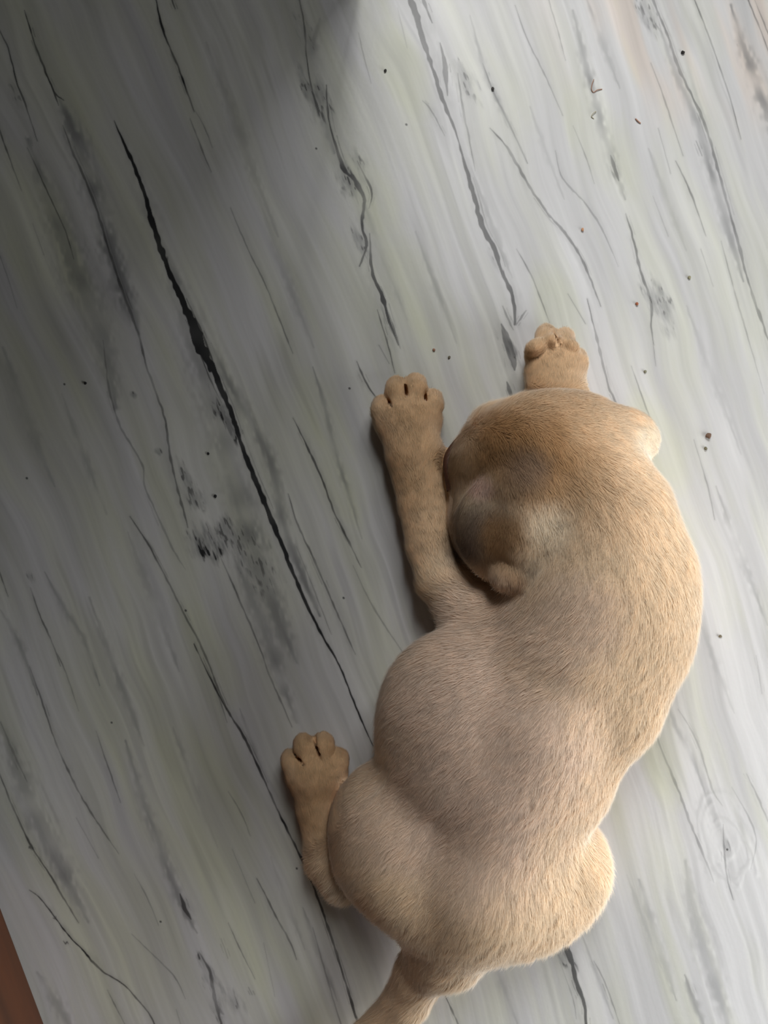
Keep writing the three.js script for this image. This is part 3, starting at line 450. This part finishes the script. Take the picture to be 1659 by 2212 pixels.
for (const [x, y, x2, y2] of [[823, 862, 819, 848], [857, 818, 855, 804], [899, 812, 900, 798], [938, 848, 942, 836], [622, 1624, 616, 1612], [654, 1590, 650, 1576], [699, 1586, 700, 1572], [735, 1621, 739, 1609], [1178, 706, 1175, 692], [1219, 713, 1221, 699], [1250, 760, 1256, 749]]) {
  const a = P(mix(x, 2 * x - x2, 0.25), mix(y, 2 * y - y2, 0.25), 0.009), b = P(mix(x, x2, 0.5), mix(y, y2, 0.5), 0.004), l = a.distanceTo(b), g = new THREE.ConeGeometry(0.0012, l, 10).translate(0, l / 2, 0);
  g.applyQuaternion(new THREE.Quaternion().setFromUnitVectors(new THREE.Vector3(0, 1, 0), b.clone().sub(a).normalize())); piece(g, 'claw', clawMat, a);
}
own(puppy, 'puppy', 'cream and tan puppy asleep sprawled on its belly on the pale floor', 'puppy');
body.userData.label = 'sprawled puppy body with folded ears and stretched paws';

/* ------------------------------------------------------------------ crumbs and fibres lying on the floor */
function crumb(px, py, r, color, label, name = 'crumb', group) {
  const g = mergeVertices(new THREE.IcosahedronGeometry(1, 2).deleteAttribute('uv').deleteAttribute('normal')), p = g.attributes.position, s = px * 0.37 + py;
  for (let i = 0; i < p.count; i++) { const q = 0.75 + 0.5 * noise(p.getX(i) * 1.7 + s, p.getY(i) * 1.7 + p.getZ(i) * 1.3, 33); p.setXYZ(i, p.getX(i) * q, p.getY(i) * q * 0.7, p.getZ(i) * q); }
  g.scale(r * S * 0.85, r * S * 0.85, r * S * 0.85); g.computeVertexNormals(); g.computeBoundingBox(); g.translate(0, -g.boundingBox.min.y, 0);
  const m = new THREE.Mesh(g, new THREE.MeshStandardMaterial({ color, roughness: 0.8 })); m.position.copy(P(px, py)); own(m, name, label, 'crumb', group); scene.add(m);
}
const numbered = {}; const nm = (n) => { numbered[n] = (numbered[n] ?? -1) + 1; return numbered[n] ? `${n}_${String(numbered[n]).padStart(3, '0')}` : n; };
crumb(1529, 942, 7, 0x6b5344, 'largest brown crumb, on the floor beside the drooping bright-side ear', nm('crumb'));
crumb(1523, 969, 4, 0x6e6a55, 'small olive crumb just below the largest brown crumb', nm('crumb'));
crumb(1474, 115, 4.5, 0x1d1a18, 'round black crumb at the pinkish corner of the floor', nm('crumb'));
crumb(832, 154, 4, 0x2a2826, 'round black crumb at the edge of the wall shadow, above the puppy', nm('crumb'));
crumb(1064, 193, 4, 0x3a3836, 'dark crumb on a long grey streak, above the puppy', nm('crumb'));
crumb(1258, 497, 4, 0xb98c6c, 'tan crumb above the paw that is hidden under the chin', nm('crumb'));
crumb(1375, 657, 4, 0x9a5c40, 'reddish crumb next to the smoky knot print', nm('crumb'));
crumb(1488, 600, 4, 0x8d8a70, 'pale olive crumb on the bright floor above the drooping ear', nm('crumb'));
crumb(1555, 1374, 4, 0x77705e, 'olive crumb on the bright floor beside the shoulder', nm('crumb'));
crumb(1386, 1573, 4, 0x4a3a30, 'dark crumb touching the flank at the bright side', nm('crumb'));
crumb(937, 756, 3.5, 0x9c7560, 'tiny brown crumb between the two front paws', nm('crumb'));
crumb(970, 772, 3.5, 0x6f6a58, 'tiny olive crumb between the front paws, nearer the head', nm('crumb'));
crumb(450, 980, 3.5, 0x17171a, 'black crumb beside the thick dark crack', nm('crumb'));
crumb(185, 828, 3.5, 0x17171a, 'black crumb alone on the dark side of the floor', nm('crumb'));
crumb(466, 1072, 4, 0x202022, 'black crumb above the dark knot smudge', nm('crumb'));
crumb(1393, 803, 3.5, 0x7d7c68, 'grey crumb on the floor between hidden paw and drooping ear', nm('crumb'));
function fibre(points, r, color, label) {
  const c = new THREE.CatmullRomCurve3(points.map(([x, y, h]) => P(x, y, h)));
  const base = P(points[0][0], points[0][1]), g = new THREE.TubeGeometry(c, 24, r * S, 6).translate(-base.x, 0, -base.z); g.computeBoundingBox(); g.translate(0, -g.boundingBox.min.y, 0);
  const m = new THREE.Mesh(g, new THREE.MeshStandardMaterial({ color, roughness: 0.7 })); m.position.copy(base); own(m, nm('fibre'), label, 'fibre'); scene.add(m);
}
fibre([[1283, 171, .001], [1279, 182, .0015], [1278, 192, .001], [1282, 199, .0006], [1290, 194, .001], [1301, 192, .0006]], 0.9, 0xa07a66, 'reddish bent fibre shaped like a hook on the bright floor');
fibre([[1288, 240, .001], [1281, 245, .0015], [1278, 251, .001], [1283, 256, .0006]], 0.8, 0xa09880, 'short olive fibre curl below the reddish hook');
fibre([[1373, 256, .0006], [1378, 261, .001], [1384, 266, .0006]], 1.3, 0xb48c78, 'short straight tan fibre on the bright floor');

renderer.render(scene, camera);
